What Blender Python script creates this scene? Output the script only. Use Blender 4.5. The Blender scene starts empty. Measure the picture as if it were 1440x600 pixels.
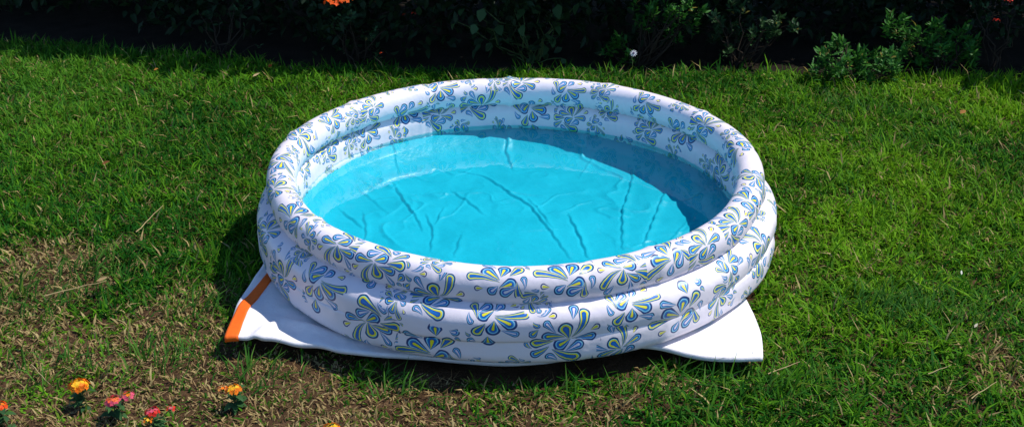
import bpy, math, random
import numpy as np
from mathutils import Vector
R = math.radians
rng = np.random.default_rng(11)
random.seed(5)
scene = bpy.context.scene
COL = scene.collection

# ------------------------------------------------------------------ camera, sky, sun, exposure
BASE = 0.05                                  # top of the mat the pool stands on
CAM = Vector((-0.01, -3.05, 1.56)); PITCH = R(25.39); FPX = 1600.0
cd = bpy.data.cameras.new('camera'); cam = bpy.data.objects.new('camera', cd); COL.objects.link(cam)
cam.location = CAM; cam.rotation_euler = (math.pi/2 - PITCH, 0, 0)
cd.sensor_width = 36.0; cd.lens = 36.0*FPX/1440.0; cd.clip_start = 0.05; cd.clip_end = 1000
scene.camera = cam

SUN_AZ, SUN_EL = 10.0, 57.0                  # azimuth from +x (right) towards +y (away from the viewer)
world = bpy.data.worlds.new('World'); scene.world = world; world.use_nodes = True
wn = world.node_tree.nodes; wl = world.node_tree.links
sky = wn.new('ShaderNodeTexSky'); sky.sky_type = 'NISHITA'; sky.sun_disc = False
sky.sun_elevation = R(SUN_EL); sky.sun_rotation = R(90 - SUN_AZ)
sky.air_density = 1.0; sky.dust_density = 0.0; sky.ozone_density = 8.0
bg = wn['Background']; bg.inputs['Strength'].default_value = 0.14
wl.new(sky.outputs['Color'], bg.inputs['Color'])
sd = bpy.data.lights.new('sun', 'SUN'); sun = bpy.data.objects.new('sun', sd); COL.objects.link(sun)
sd.energy = 4.3; sd.angle = R(0.5); sd.color = (1.0, 0.955, 0.88)
sdir = Vector((math.cos(R(SUN_EL))*math.cos(R(SUN_AZ)), math.cos(R(SUN_EL))*math.sin(R(SUN_AZ)), math.sin(R(SUN_EL))))
sun.rotation_euler = sdir.to_track_quat('Z', 'Y').to_euler(); sun.location = (3, 1, 5)
vs = scene.view_settings
vs.view_transform = 'Standard'; vs.look = 'None'; vs.exposure = 0.30; vs.gamma = 1.0; vs.use_curve_mapping = False

def at(px, py, z):
    """photo pixel (1440x600) -> world point on the horizontal plane z"""
    x = (px-720)/FPX; y = -(py-300)/FPX
    cp, sp = math.cos(PITCH), math.sin(PITCH)
    d = Vector((x, cp + y*sp, -sp + y*cp)); t = (z - CAM.z)/d.z
    return CAM + d*t
def aty(px, py, Y):
    """photo pixel -> world point on the vertical plane y = Y"""
    x = (px-720)/FPX; y = -(py-300)/FPX
    cp, sp = math.cos(PITCH), math.sin(PITCH)
    d = Vector((x, cp + y*sp, -sp + y*cp)); t = (Y - CAM.y)/d.y
    return CAM + d*t

# ------------------------------------------------------------------ helpers
def mesh_obj(name, V, F, mat, parent=None, smooth=True, cols=None):
    """V (n,3) array; F list of faces or a list of equal-size int arrays"""
    me = bpy.data.meshes.new(name)
    V = np.asarray(V, dtype=np.float32)
    if isinstance(F, list) and F and isinstance(F[0], np.ndarray) and F[0].ndim == 2:
        groups = F
    elif isinstance(F, np.ndarray):
        groups = [F]
    else:
        by = {}
        for f in F: by.setdefault(len(f), []).append(f)
        groups = [np.array(v) for v in by.values()]
    me.vertices.add(len(V)); me.vertices.foreach_set('co', V.ravel())
    idx = np.concatenate([g.ravel() for g in groups]).astype(np.int32)
    st = []; o = 0
    for g in groups:
        st.append(o + np.arange(len(g))*g.shape[1]); o += g.size
    st = np.concatenate(st).astype(np.int32)
    me.loops.add(len(idx)); me.loops.foreach_set('vertex_index', idx)
    me.polygons.add(len(st)); me.polygons.foreach_set('loop_start', st)
    me.polygons.foreach_set('use_smooth', np.full(len(st), smooth))
    me.update(calc_edges=True); me.validate()
    if cols is not None:
        a = me.color_attributes.new('tint', 'FLOAT_COLOR', 'POINT')
        c = np.ones((len(V), 4), dtype=np.float32); c[:, :3] = cols
        a.data.foreach_set('color', c.ravel())
    if mat is not None:
        for m in (mat if isinstance(mat, (list, tuple)) else [mat]): me.materials.append(m)
    ob = bpy.data.objects.new(name, me); COL.objects.link(ob)
    if parent is not None: ob.parent = parent
    return ob
def tag(o, label=None, cat=None, group=None, kind=None):
    if label: o['label'] = label
    if cat: o['category'] = cat
    if group: o['group'] = group
    if kind: o['kind'] = kind
    return o
def empty(name, loc, label, cat, group=None):
    o = bpy.data.objects.new(name, None); COL.objects.link(o); o.location = loc
    o.empty_display_size = 0.05
    return tag(o, label, cat, group)

_tab = rng.random((256, 256))
def vnoise(x, y, seed=0):
    x = np.asarray(x, float) + seed*17.31; y = np.asarray(y, float) + seed*9.77
    xi = np.floor(x).astype(int); yi = np.floor(y).astype(int); fx = x-xi; fy = y-yi
    fx = fx*fx*(3-2*fx); fy = fy*fy*(3-2*fy)
    g = lambda a, b: _tab[a & 255, b & 255]
    return (g(xi, yi)*(1-fx)+g(xi+1, yi)*fx)*(1-fy) + (g(xi, yi+1)*(1-fx)+g(xi+1, yi+1)*fx)*fy
def fbm(x, y, seed=0, oct=3):
    s = 0; a = 1; t = 0
    for k in range(oct):
        s = s + a*vnoise(np.asarray(x)*2**k, np.asarray(y)*2**k, seed+k*3); t += a; a *= .5
    return s/t
def smooth01(x, a, b):
    t = np.clip((x-a)/(b-a), 0, 1); return t*t*(3-2*t)

class NT:
    """tiny node-tree writer"""
    def __init__(s, name, kind='mat'):
        if kind == 'mat':
            s.m = bpy.data.materials.new(name); s.m.use_nodes = True; s.t = s.m.node_tree
            s.bsdf = s.t.nodes['Principled BSDF']; s.out = s.t.nodes['Material Output']
        else:
            s.t = bpy.data.node_groups.new(name, 'ShaderNodeTree')
    def n(s, typ, **kw):
        nd = s.t.nodes.new(typ)
        for k, v in kw.items(): setattr(nd, k, v)
        return nd
    def link(s, a, b): s.t.links.new(a, b)
    def setin(s, nd, i, v):
        if hasattr(v, 'is_output') or hasattr(v, 'links'): s.link(v, nd.inputs[i])
        else: nd.inputs[i].default_value = v
    def math(s, op, a, b=None, c=None, clamp=False):
        nd = s.n('ShaderNodeMath', operation=op, use_clamp=clamp)
        for i, v in enumerate((a, b, c)):
            if v is not None: s.setin(nd, i, v)
        return nd.outputs[0]
    def vec(s, op, a, b=None, c=None):
        nd = s.n('ShaderNodeVectorMath', operation=op)
        for i, v in enumerate((a, b, c)):
            if v is not None: s.setin(nd, i, v)
        return nd.outputs['Value'] if op in ('DOT_PRODUCT', 'LENGTH', 'DISTANCE') else nd.outputs['Vector']
    def ramp(s, fac, stops, interp='LINEAR'):
        nd = s.n('ShaderNodeValToRGB'); cr = nd.color_ramp; cr.interpolation = interp
        while len(cr.elements) < len(stops): cr.elements.new(0.5)
        for e, (p, c) in zip(cr.elements, stops): e.position = p; e.color = (*c[:3], 1)
        s.link(fac, nd.inputs[0]); return nd.outputs[0]
    def mix(s, fac, a, b, blend='MIX'):
        nd = s.n('ShaderNodeMix', data_type='RGBA', blend_type=blend)
        s.setin(nd, 0, fac)
        for i, v in ((6, a), (7, b)):
            if isinstance(v, (tuple, list)): v = (*v[:3], 1)
            s.setin(nd, i, v)
        return nd.outputs[2]
    def noise(s, scale, detail=3, rough=.5, vecsock=None, dim='3D'):
        nd = s.n('ShaderNodeTexNoise', noise_dimensions=dim)
        nd.inputs['Scale'].default_value = scale; nd.inputs['Detail'].default_value = detail
        nd.inputs['Roughness'].default_value = rough
        if vecsock is not None: s.link(vecsock, nd.inputs['Vector'])
        return nd.outputs['Fac']
    def pos(s): return s.n('ShaderNodeNewGeometry').outputs['Position']
    def obj(s): return s.n('ShaderNodeTexCoord').outputs['Object']
    def bump(s, h, strength=.3, dist=.01):
        nd = s.n('ShaderNodeBump'); nd.inputs['Strength'].default_value = strength
        nd.inputs['Distance'].default_value = dist; s.link(h, nd.inputs['Height']); return nd.outputs[0]

def foliage_mat(name, transl=.3, rough=.45, spec=.3):
    t = NT(name)
    a = t.n('ShaderNodeAttribute', attribute_name='tint').outputs['Color']
    nz = t.noise(60, 2, .5, t.obj())
    c = t.mix(1.0, a, t.ramp(nz, [(0.3, (.8,)*3), (.7, (1.15,)*3)]), 'MULTIPLY')
    t.link(c, t.bsdf.inputs['Base Color']); t.bsdf.inputs['Roughness'].default_value = rough
    t.bsdf.inputs['Specular IOR Level'].default_value = spec
    tr = t.n('ShaderNodeBsdfTranslucent'); t.link(c, tr.inputs['Color'])
    mx = t.n('ShaderNodeMixShader'); mx.inputs[0].default_value = transl
    t.link(t.bsdf.outputs[0], mx.inputs[1]); t.link(tr.outputs[0], mx.inputs[2])
    t.link(mx.outputs[0], t.out.inputs['Surface'])
    return t.m
M_grass = foliage_mat('grass_blades', .35, .6, .08)
M_straw = foliage_mat('dry_straw', .15, .9, .03)
M_leaf = foliage_mat('shrub_leaves', .25, .5, .18)
M_petal = foliage_mat('flower_petals', .25, .6, .2)
def plain(name, col, rough=.7, spec=.2, nscale=40, var=.3, bump=0):
    t = NT(name); nz = t.noise(nscale, 4, .6, t.obj())
    c = t.ramp(nz, [(.25, tuple(v*(1-var) for v in col)), (.75, tuple(min(1, v*(1+var)) for v in col))])
    t.link(c, t.bsdf.inputs['Base Color']); t.bsdf.inputs['Roughness'].default_value = rough
    t.bsdf.inputs['Specular IOR Level'].default_value = spec
    if bump: t.link(t.bump(nz, .5, bump), t.bsdf.inputs['Normal'])
    return t.m
M_bark = plain('shrub_bark', (.035, .026, .018), .9, .1, 60, .4, .004)
M_stem = plain('green_stem', (.07, .11, .03), .6, .3, 60, .3)

# ------------------------------------------------------------------ the ground
def soil_height(x, y):
    h = .018*(fbm(x*1.3, y*1.3, 1, 3)-.5) + .010*(fbm(x*14, y*14, 4, 2)-.5)
    near = np.clip(1-np.hypot(x, y)/30, 0, 1)
    flat = smooth01(np.hypot(x, y), .6, 1.0)
    return h*near*(.25+.75*flat)
def axis(n, dense, far):
    a = np.arange(-dense, dense+1e-6, .04)
    g = dense + np.geomspace(.1, far-dense, n)
    return np.concatenate([-g[::-1], a, g])
gx = axis(26, 3.2, 250); gy = axis(26, 3.2, 250)
X, Y = np.meshgrid(gx, gy, indexing='ij'); Z = soil_height(X, Y)
nx, ny = X.shape; ii = np.arange(nx*ny).reshape(nx, ny)
F = np.stack([ii[:-1, :-1], ii[1:, :-1], ii[1:, 1:], ii[:-1, 1:]], -1).reshape(-1, 4)
t = NT('garden_soil')
p = t.pos(); n1 = t.noise(9, 5, .65, p); n2 = t.noise(140, 3, .7, p)
c = t.ramp(n1, [(.3, (.045, .024, .012)), (.55, (.095, .052, .026)), (.75, (.18, .105, .055))])
gy_ = t.n('ShaderNodeSeparateXYZ'); t.link(p, gy_.inputs[0])
bed = t.math('MULTIPLY', t.math('SUBTRACT', gy_.outputs[1], 1.50), 12.0, clamp=True)   # planted bed soil, coloured darker to deepen the shade at the hedge base
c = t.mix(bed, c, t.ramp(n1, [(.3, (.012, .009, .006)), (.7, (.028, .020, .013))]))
c = t.mix(.55, c, t.ramp(n2, [(.3, (.3,)*3), (.7, (1.0,)*3)]), 'MULTIPLY')
t.link(c, t.bsdf.inputs['Base Color']); t.bsdf.inputs['Roughness'].default_value = .95
t.bsdf.inputs['Specular IOR Level'].default_value = .1
t.link(t.bump(t.math('ADD', n1, n2), .8, .012), t.bsdf.inputs['Normal'])
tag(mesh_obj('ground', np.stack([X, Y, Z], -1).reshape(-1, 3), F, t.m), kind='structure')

# ------------------------------------------------------------------ the mat under the pool
MAT_TOP = BASE
FL = np.array((-.727, -.617)); FR = np.array((.600, -.705)); BR_ = np.array((.672, .600)); BL_ = np.array((-.700, .660))
def mat_xy(u, v):
    """u across 0..1, v from front 0 to back 1"""
    x = (1-v)*((1-u)*FL[0]+u*FR[0]) + v*((1-u)*BL_[0]+u*BR_[0])
    y = (1-v)*((1-u)*FL[1]+u*FR[1]) + v*((1-u)*BL_[1]+u*BR_[1])
    fr = (1-v)**6
    y = y - fr*.028*np.exp(-((u-.45)/.16)**2) + fr*.012*np.sin(u*19) + fr*.050*np.exp(-((u-.80)/.10)**2)
    x = x + .012*np.exp(-((u-1)/.08)**2)*np.sin(v*14) - .008*np.exp(-(u/.08)**2)*np.sin(v*11)
    return x, y
def mat_z(u, v):
    x, y = mat_xy(u, v)
    r = np.hypot(x, y); out = smooth01(r, .66, .80)
    z = np.full_like(x, MAT_TOP)
    z = z + out*.010*(fbm(x*7, y*7, 8, 2)-.5)*2 + out*.0025*np.sin(x*55+y*38+4*fbm(x*4, y*4, 9, 2))*smooth01(fbm(x*5, y*5, 12, 2), .45, .7)
    z = z - .016*np.exp(-((u-.45)/.15)**2)*(1-v)**14                     # the edge pressed down by the pool
    z = z + .014*smooth01(u, .15, .0)*smooth01(v, .3, .0)                 # curled corner with the stripe
    z = z + .008*smooth01(u, .86, 1.0)*smooth01(v, .25, .0)
    # a pinched fold near the striped corner
    d = (u-.085) - .55*(v-.055); l = (v-.03) + .5*(u-.08)
    z = z + .016*np.exp(-(d/.010)**2)*np.exp(-(l/.055)**2)
    d2 = (v-.070) + .28*(u-.11)
    z = z + .010*np.exp(-(d2/.012)**2)*np.exp(-((u-.14)/.06)**2)
    return z
def mat_sheet(u0, u1, nu, v0, v1, nv, lift, thick):
    uu = np.linspace(0, 1, nu); vv = np.linspace(0, 1, nv)
    if callable(u0): lo, hi = u0(vv), u1(vv)
    else: lo, hi = np.full(nv, u0), np.full(nv, u1)
    U = lo[None, :]+(hi-lo)[None, :]*uu[:, None]; Vv = np.broadcast_to(v0+(v1-v0)*vv[None, :], U.shape)
    x, y = mat_xy(U, Vv); z = mat_z(U, Vv)+lift
    top = np.stack([x, y, z], -1).reshape(-1, 3); bot = top.copy(); bot[:, 2] -= thick
    i = np.arange(nu*nv).reshape(nu, nv); N = nu*nv
    f = np.stack([i[:-1, :-1], i[1:, :-1], i[1:, 1:], i[:-1, 1:]], -1).reshape(-1, 4)
    loop = np.concatenate([i[:, 0], i[-1, 1:], i[-2::-1, -1], i[0, -2:0:-1]])
    side = np.stack([loop, loop+N, np.roll(loop, -1)+N, np.roll(loop, -1)], -1)
    return np.concatenate([top, bot]), np.concatenate([f, f[:, ::-1]+N, side])
mat = empty('ground_mat', (0, 0, 0), 'white foam ground mat with an orange edge stripe under the inflatable pool', 'mat')
t = NT('white_mat'); nz = t.noise(35, 5, .6, t.pos()); n2 = t.noise(500, 2, .5, t.pos())
t.link(t.ramp(nz, [(.3, (.68, .65, .66)), (.7, (.76, .73, .73))]), t.bsdf.inputs['Base Color'])
t.bsdf.inputs['Roughness'].default_value = .75; t.bsdf.inputs['Specular IOR Level'].default_value = .2
t.link(t.bump(t.math('ADD', nz, t.math('MULTIPLY', n2, .15)), .25, .01), t.bsdf.inputs['Normal'])
Vm, Fm = mat_sheet(0, 1, 150, 0, 1, 150, 0, .011)
mesh_obj('mat_sheet', Vm, Fm, t.m, mat)
M_orange = plain('orange_binding', (.80, .125, .008), .6, .25, 90, .1)
Vm, Fm = mat_sheet(lambda v: .000+.020*smooth01(v, .05, .28), lambda v: .025+.014*smooth01(v, .05, .28), 7, -.002, 1.002, 120, .0025, .0155)
mesh_obj('edge_stripe', Vm, Fm, M_orange, mat)

# ------------------------------------------------------------------ the inflatable pool
RINGS = [(.674, .206, .042, .046), (.682, .124, .067, .046), (.681, .043, .066, .046)]   # radius, height, tube half-width, half-height
INNER = (.040, .036, .034)                    # half-widths on the inner side
pool = empty('inflatable_pool', (0, 0, BASE), 'round white inflatable paddling pool with blue and yellow paisley flower print', 'pool')
# -- printed motif: fans of tear drops; (tip x, tip y, bulb x, bulb y, bulb radius, bend, colour set)
A_DROPS = [(-10, 0, -35, 85, 50, 0, 1), (10, 10, 98, 190, 40, .25, 1), (15, 165, 30, 235, 34, 0, 2), (15, -8, 150, -8, 36, 0, 0),
           (145, 55, 188, 78, 24, 0, 3), (-105, 60, -170, 140, 28, 0, 2), (-45, 15, -165, 30, 38, .1, 0), (-230, 95, -265, 60, 30, 0, 0),
           (-275, 170, -240, 130, 20, .2, 0), (-155, 195, -120, 200, 22, 0, 3), (-235, 205, -155, 245, 21, .3, 2), (-120, -25, -240, -30, 44, 0, 1),
           (-275, -80, -310, -45, 18, -.3, 0), (-155, -70, -250, -130, 32, -.1, 0), (-90, -200, -150, -155, 28, .2, 2), (0, -20, -70, -60, 46, 0, 0),
           (-30, -110, 55, -70, 38, 0, 2), (-130, -95, 25, -175, 48, .12, 1)]
B_DROPS = [(5, 20, 270, 25, 38, .12, 1), (10, 0, 135, -60, 58, 0, 0), (65, -130, 185, -165, 34, 0, 2), (0, -35, -10, -115, 60, 0, 0),
           (-80, -60, -145, -145, 48, 0, 1), (-55, -200, -50, -265, 55, 0, 0), (-165, -270, -205, -255, 34, .2, 2), (-225, 40, -205, -45, 28, .2, 2),
           (-150, -10, -185, 110, 36, .1, 1), (-5, 70, -95, 20, 54, 0, 0), (-150, 40, -65, 105, 46, 0, 2), (10, 60, 50, 115, 42, 0, 2),
           (140, 110, 190, 122, 25, 0, 3), (-245, -155, -220, -190, 18, .2, 0)]
def motif_group(name, drops, unit):
    g = NT(name, 'group')
    g.t.interface.new_socket('P', in_out='INPUT', socket_type='NodeSocketVector')
    for k in range(4): g.t.interface.new_socket('R%d' % k, in_out='OUTPUT', socket_type='NodeSocketFloat')
    gi = g.n('NodeGroupInput'); go = g.n('NodeGroupOutput'); P = gi.outputs[0]
    for k in range(4):
        cur = None
        for (tx, ty, bx, by, r, bend, ck) in drops:
            if ck != k: continue
            tx, ty, bx, by, r = (v*unit for v in (tx, ty, bx, by, r))
            dx, dy = bx-tx, by-ty; L2 = dx*dx+dy*dy
            v = g.vec('SUBTRACT', P, (tx, ty, 0))
            tt = g.math('MAXIMUM', g.math('MINIMUM', g.vec('DOT_PRODUCT', v, (dx/L2, dy/L2, 0)), 1.0), 0.0)
            cx = g.n('ShaderNodeCombineXYZ'); 
            for i in range(3): g.link(tt, cx.inputs[i])
            q = g.vec('MULTIPLY_ADD', cx.outputs[0], (-dx, -dy, 0), v)
            if bend:
                bt = g.math('MULTIPLY', tt, g.math('SUBTRACT', 1.0, tt))
                cb = g.n('ShaderNodeCombineXYZ')
                for i in range(3): g.link(bt, cb.inputs[i])
                q = g.vec('MULTIPLY_ADD', cb.outputs[0], (-dy*bend*4*.5, dx*bend*4*.5, 0), q)
            ratio = g.math('DIVIDE', g.vec('LENGTH', q), g.math('MULTIPLY_ADD', g.math('POWER', tt, .92), r*1.06, r*.09))
            cur = ratio if cur is None else g.math('MINIMUM', cur, ratio)
        g.link(cur, go.inputs[k])
    return g.t
GA = motif_group('paisley_fan', A_DROPS, .00034); GB = motif_group('paisley_spray', B_DROPS, .00031)
t = NT('printed_vinyl')
uvn = t.n('ShaderNodeUVMap', uv_map='motif'); kind = t.n('ShaderNodeAttribute', attribute_name='motif_kind').outputs['Fac']
wob = t.n('ShaderNodeTexNoise'); wob.inputs['Scale'].default_value = 30; t.link(t.obj(), wob.inputs['Vector'])
P = t.vec('MULTIPLY_ADD', t.vec('SUBTRACT', wob.outputs['Color'], (.5, .5, .5)), (.006, .006, 0), uvn.outputs[0])
ga = t.n('ShaderNodeGroup'); ga.node_tree = GA; t.link(P, ga.inputs[0])
gb = t.n('ShaderNodeGroup'); gb.node_tree = GB; t.link(P, gb.inputs[0])
NAVY = (.002, .032, .14); PALE = (.36, .64, .74); WHITE = (.755, .69, .735); BLUE = (.003, .175, .52); TEAL = (.010, .38, .54); YEL = (.80, .73, .02); DEEP = (.002, .085, .43)
def S(x): return x/1.5
RAMPS = [
 [(0, YEL), (S(.18), YEL), (S(.22), NAVY), (S(.28), DEEP), (S(.46), BLUE), (S(.56), TEAL), (S(.60), PALE), (S(.66), PALE), (S(.70), BLUE), (S(.78), NAVY), (S(.97), NAVY), (S(1.02), WHITE)],
 [(0, BLUE), (S(.34), DEEP), (S(.38), NAVY), (S(.42), YEL), (S(.64), YEL), (S(.68), PALE), (S(.74), TEAL), (S(.82), NAVY), (S(.97), NAVY), (S(1.02), WHITE)],
 [(0, WHITE), (S(.22), WHITE), (S(.26), DEEP), (S(.52), BLUE), (S(.57), PALE), (S(.64), PALE), (S(.70), TEAL), (S(.80), NAVY), (S(.97), NAVY), (S(1.02), WHITE)],
 [(0, YEL), (S(.36), YEL), (S(.42), WHITE), (S(.60), WHITE), (S(.66), NAVY), (S(.97), NAVY), (S(1.02), WHITE)]]
col = None
for k in range(4):
    mixr = t.n('ShaderNodeMix', data_type='FLOAT'); t.link(kind, mixr.inputs[0]); t.link(ga.outputs[k], mixr.inputs[2]); t.link(gb.outputs[k], mixr.inputs[3])
    r_ = mixr.outputs[0]
    cc = t.ramp(t.math('DIVIDE', r_, 1.5, clamp=True), RAMPS[k])
    inside = t.math('LESS_THAN', r_, 1.16)
    col = cc if col is None else t.mix(inside, col, cc)
# the faint grey-blue line that follows each flower
nz = t.noise(22, 4, .6, t.obj())
col = t.mix(t.ramp(nz, [(.45, (0,)*3), (.8, (.10,)*3)]), col, (.62, .62, .66))
t.link(col, t.bsdf.inputs['Base Color']); t.bsdf.inputs['Roughness'].default_value = .33
t.bsdf.inputs['Specular IOR Level'].default_value = .45
wr = t.noise(14, 3, .5, t.obj()); t.link(t.bump(wr, .35, .012), t.bsdf.inputs['Normal'])
M_print = t.m

SREF = .70
JOINTS = (.165, .0835)                        # heights where neighbouring tubes meet
def profile(i):
    """cross-section of ring i: angle, radial and vertical shape, and the distance along the skin from its top (outside positive)"""
    Rr, zc, a, b = RINGS[i]
    ph = np.radians(np.linspace(-90, 270, 7201)); ca, sa = np.cos(ph), np.sin(ph)
    e = np.full_like(ph, .90)
    if i == 1: e = np.where(sa < 0, .13, 1.0)
    if i == 2: e = np.where(sa > 0, .13, .80)
    ca = np.sign(ca)*np.abs(ca)**e; sa = np.sign(sa)*np.abs(sa)**e
    r = np.where(ca > 0, a, INNER[i])*ca; z = zc+b*sa
    L = np.concatenate([[0], np.cumsum(np.hypot(np.diff(r), np.diff(z)))])
    return np.degrees(ph), ca, sa, z, L
PROF = [profile(i) for i in range(3)]
def skin(i):
    ph, ca, sa, z, L = PROF[i]; top = L[3600]
    d = top-L                                  # + outside, - inside
    if i == 0: return d
    off_o = off_i = 0
    for k in range(i):
        p0, p1 = PROF[k], PROF[k+1]; zj = JOINTS[k]
        for side in (0, 1):
            sl = slice(0, 3601) if side == 0 else slice(3600, 7201)
            a0 = np.interp(zj, *((p0[3][sl], (p0[4][3600]-p0[4])[sl]) if side == 0 else (p0[3][sl][::-1], (p0[4][3600]-p0[4])[sl][::-1])))
            a1 = np.interp(zj, *((p1[3][sl], (p1[4][3600]-p1[4])[sl]) if side == 0 else (p1[3][sl][::-1], (p1[4][3600]-p1[4])[sl][::-1])))
            if side == 0: off_o += a0-a1
            else: off_i += a0-a1
    return np.where(d >= 0, d+off_o, d+off_i)
SKIN = [skin(i) for i in range(3)]
def v_of(i, phi):
    ph = PROF[i][0]; return np.interp(np.where(phi > 270, 270, np.where(phi < -90, -90, phi)), ph, SKIN[i])
placed = [  # ring, theta, phi, kind (0 fan, 1 spray), rotation
 (0, 231, 45, 0, 180), (0, 241, 30, 0, 180), (0, 255, -38, 0, 0), (0, 267, 40, 1, 170), (0, 280, 38, 1, 160), (0, 291, 42, 0, 150), (0, 302, 38, 1, 200),
 (0, 312, 35, 0, 10), (0, 324, 40, 0, -20), (0, 334, 66, 1, 60), (0, 347, 80, 0, 40), (0, 5, 120, 1, 150), (0, 24, 144, 0, 180), (0, 185, 95, 1, 20),
 (0, 168, 108, 0, 30), (0, 152, 125, 1, 200), (0, 199, 55, 0, 10), (0, 214, 50, 1, 180),
 (1, 204, 40, 0, 20), (1, 216, -8, 0, 0), (1, 229, 22, 1, 0), (1, 241, -25, 0, 180), (2, 254, -10, 1, 180), (1, 266, 30, 1, 0), (1, 280, -15, 0, 0),
 (1, 292, 32, 1, 0), (1, 303, -22, 1, 180), (1, 314, -42, 0, 200), (1, 318, 42, 1, 30), (1, 332, 20, 0, 60), (2, 290, -5, 0, 30),
 (0, 136, 150, 0, 180), (0, 124, 220, 1, 180), (1, 113, 150, 0, 160), (0, 100, 228, 0, 170), (1, 85, 145, 1, 200), (1, 72, 165, 0, 180), (0, 74, 155, 1, 180),
 (0, 60, 226, 0, 200), (0, 48, 150, 1, 170), (1, 46, 152, 0, 190), (0, 34, 224, 1, 180), (0, 88, 118, 0, 160), (0, 113, 130, 1, 180), (0, 62, 128, 0, 190),
 (1, 153, 135, 0, 180), (1, 138, 150, 1, 190)]
motifs = []
for (i, th, ph, kd, rot) in placed:
    motifs.append((R(th)*SREF, float(v_of(i, np.array(float(ph)))), kd, R(rot), .94 if i else .88))
CIRC = 2*math.pi*SREF
def near(s, v, others):
    return min(math.hypot(min(abs(s-m_[0]), CIRC-abs(s-m_[0])), v-m_[1]) for m_ in others)
motifs = [(m_[0], m_[1], m_[2], m_[3], max(.55, min(m_[4], near(m_[0], m_[1], motifs[:q_]+motifs[q_+1:])/.140))) for q_, m_ in enumerate(motifs)]
vmax = float(v_of(2, np.array(-60.)))
for _ in range(4000):
    s, v = rng.uniform(0, CIRC), rng.uniform(-vmax, vmax)
    ok = True
    for (a, b, *_r) in motifs:
        ds = abs(s-a); ds = min(ds, CIRC-ds)
        if math.hypot(ds, v-b) < .165: ok = False; break
    if ok: motifs.append((s, v, int(rng.random() < .5), rng.uniform(0, 6.28), rng.uniform(.72, .88)))
for _ in range(3000):                           # small sprigs between the big flowers
    s, v = rng.uniform(0, CIRC), rng.uniform(-vmax*1.05, vmax*1.05)
    if all(math.hypot(min(abs(s-m_[0]), CIRC-abs(s-m_[0])), v-m_[1]) > .100*(.45+.55*m_[4]/.9) for m_ in motifs):
        motifs.append((s, v, int(rng.random() < .5), rng.uniform(0, 6.28), rng.uniform(.42, .55)))
MO = np.array(motifs)
kinks = [(R(a), w, h) for a, w, h in ((91.5, .022, .0065), (62, .03, .004), (115, .02, -.004), (140, .03, .004), (30, .03, .0035), (165, .03, .004),
         (200, .03, -.004), (243, .03, -.003), (255, .012, -.003), (300, .03, .003), (345, .03, .004), (5, .02, -.003), (284, .02, -.0025), (219, .02, .003))]
NTH, NPH = 480, 48
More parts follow.
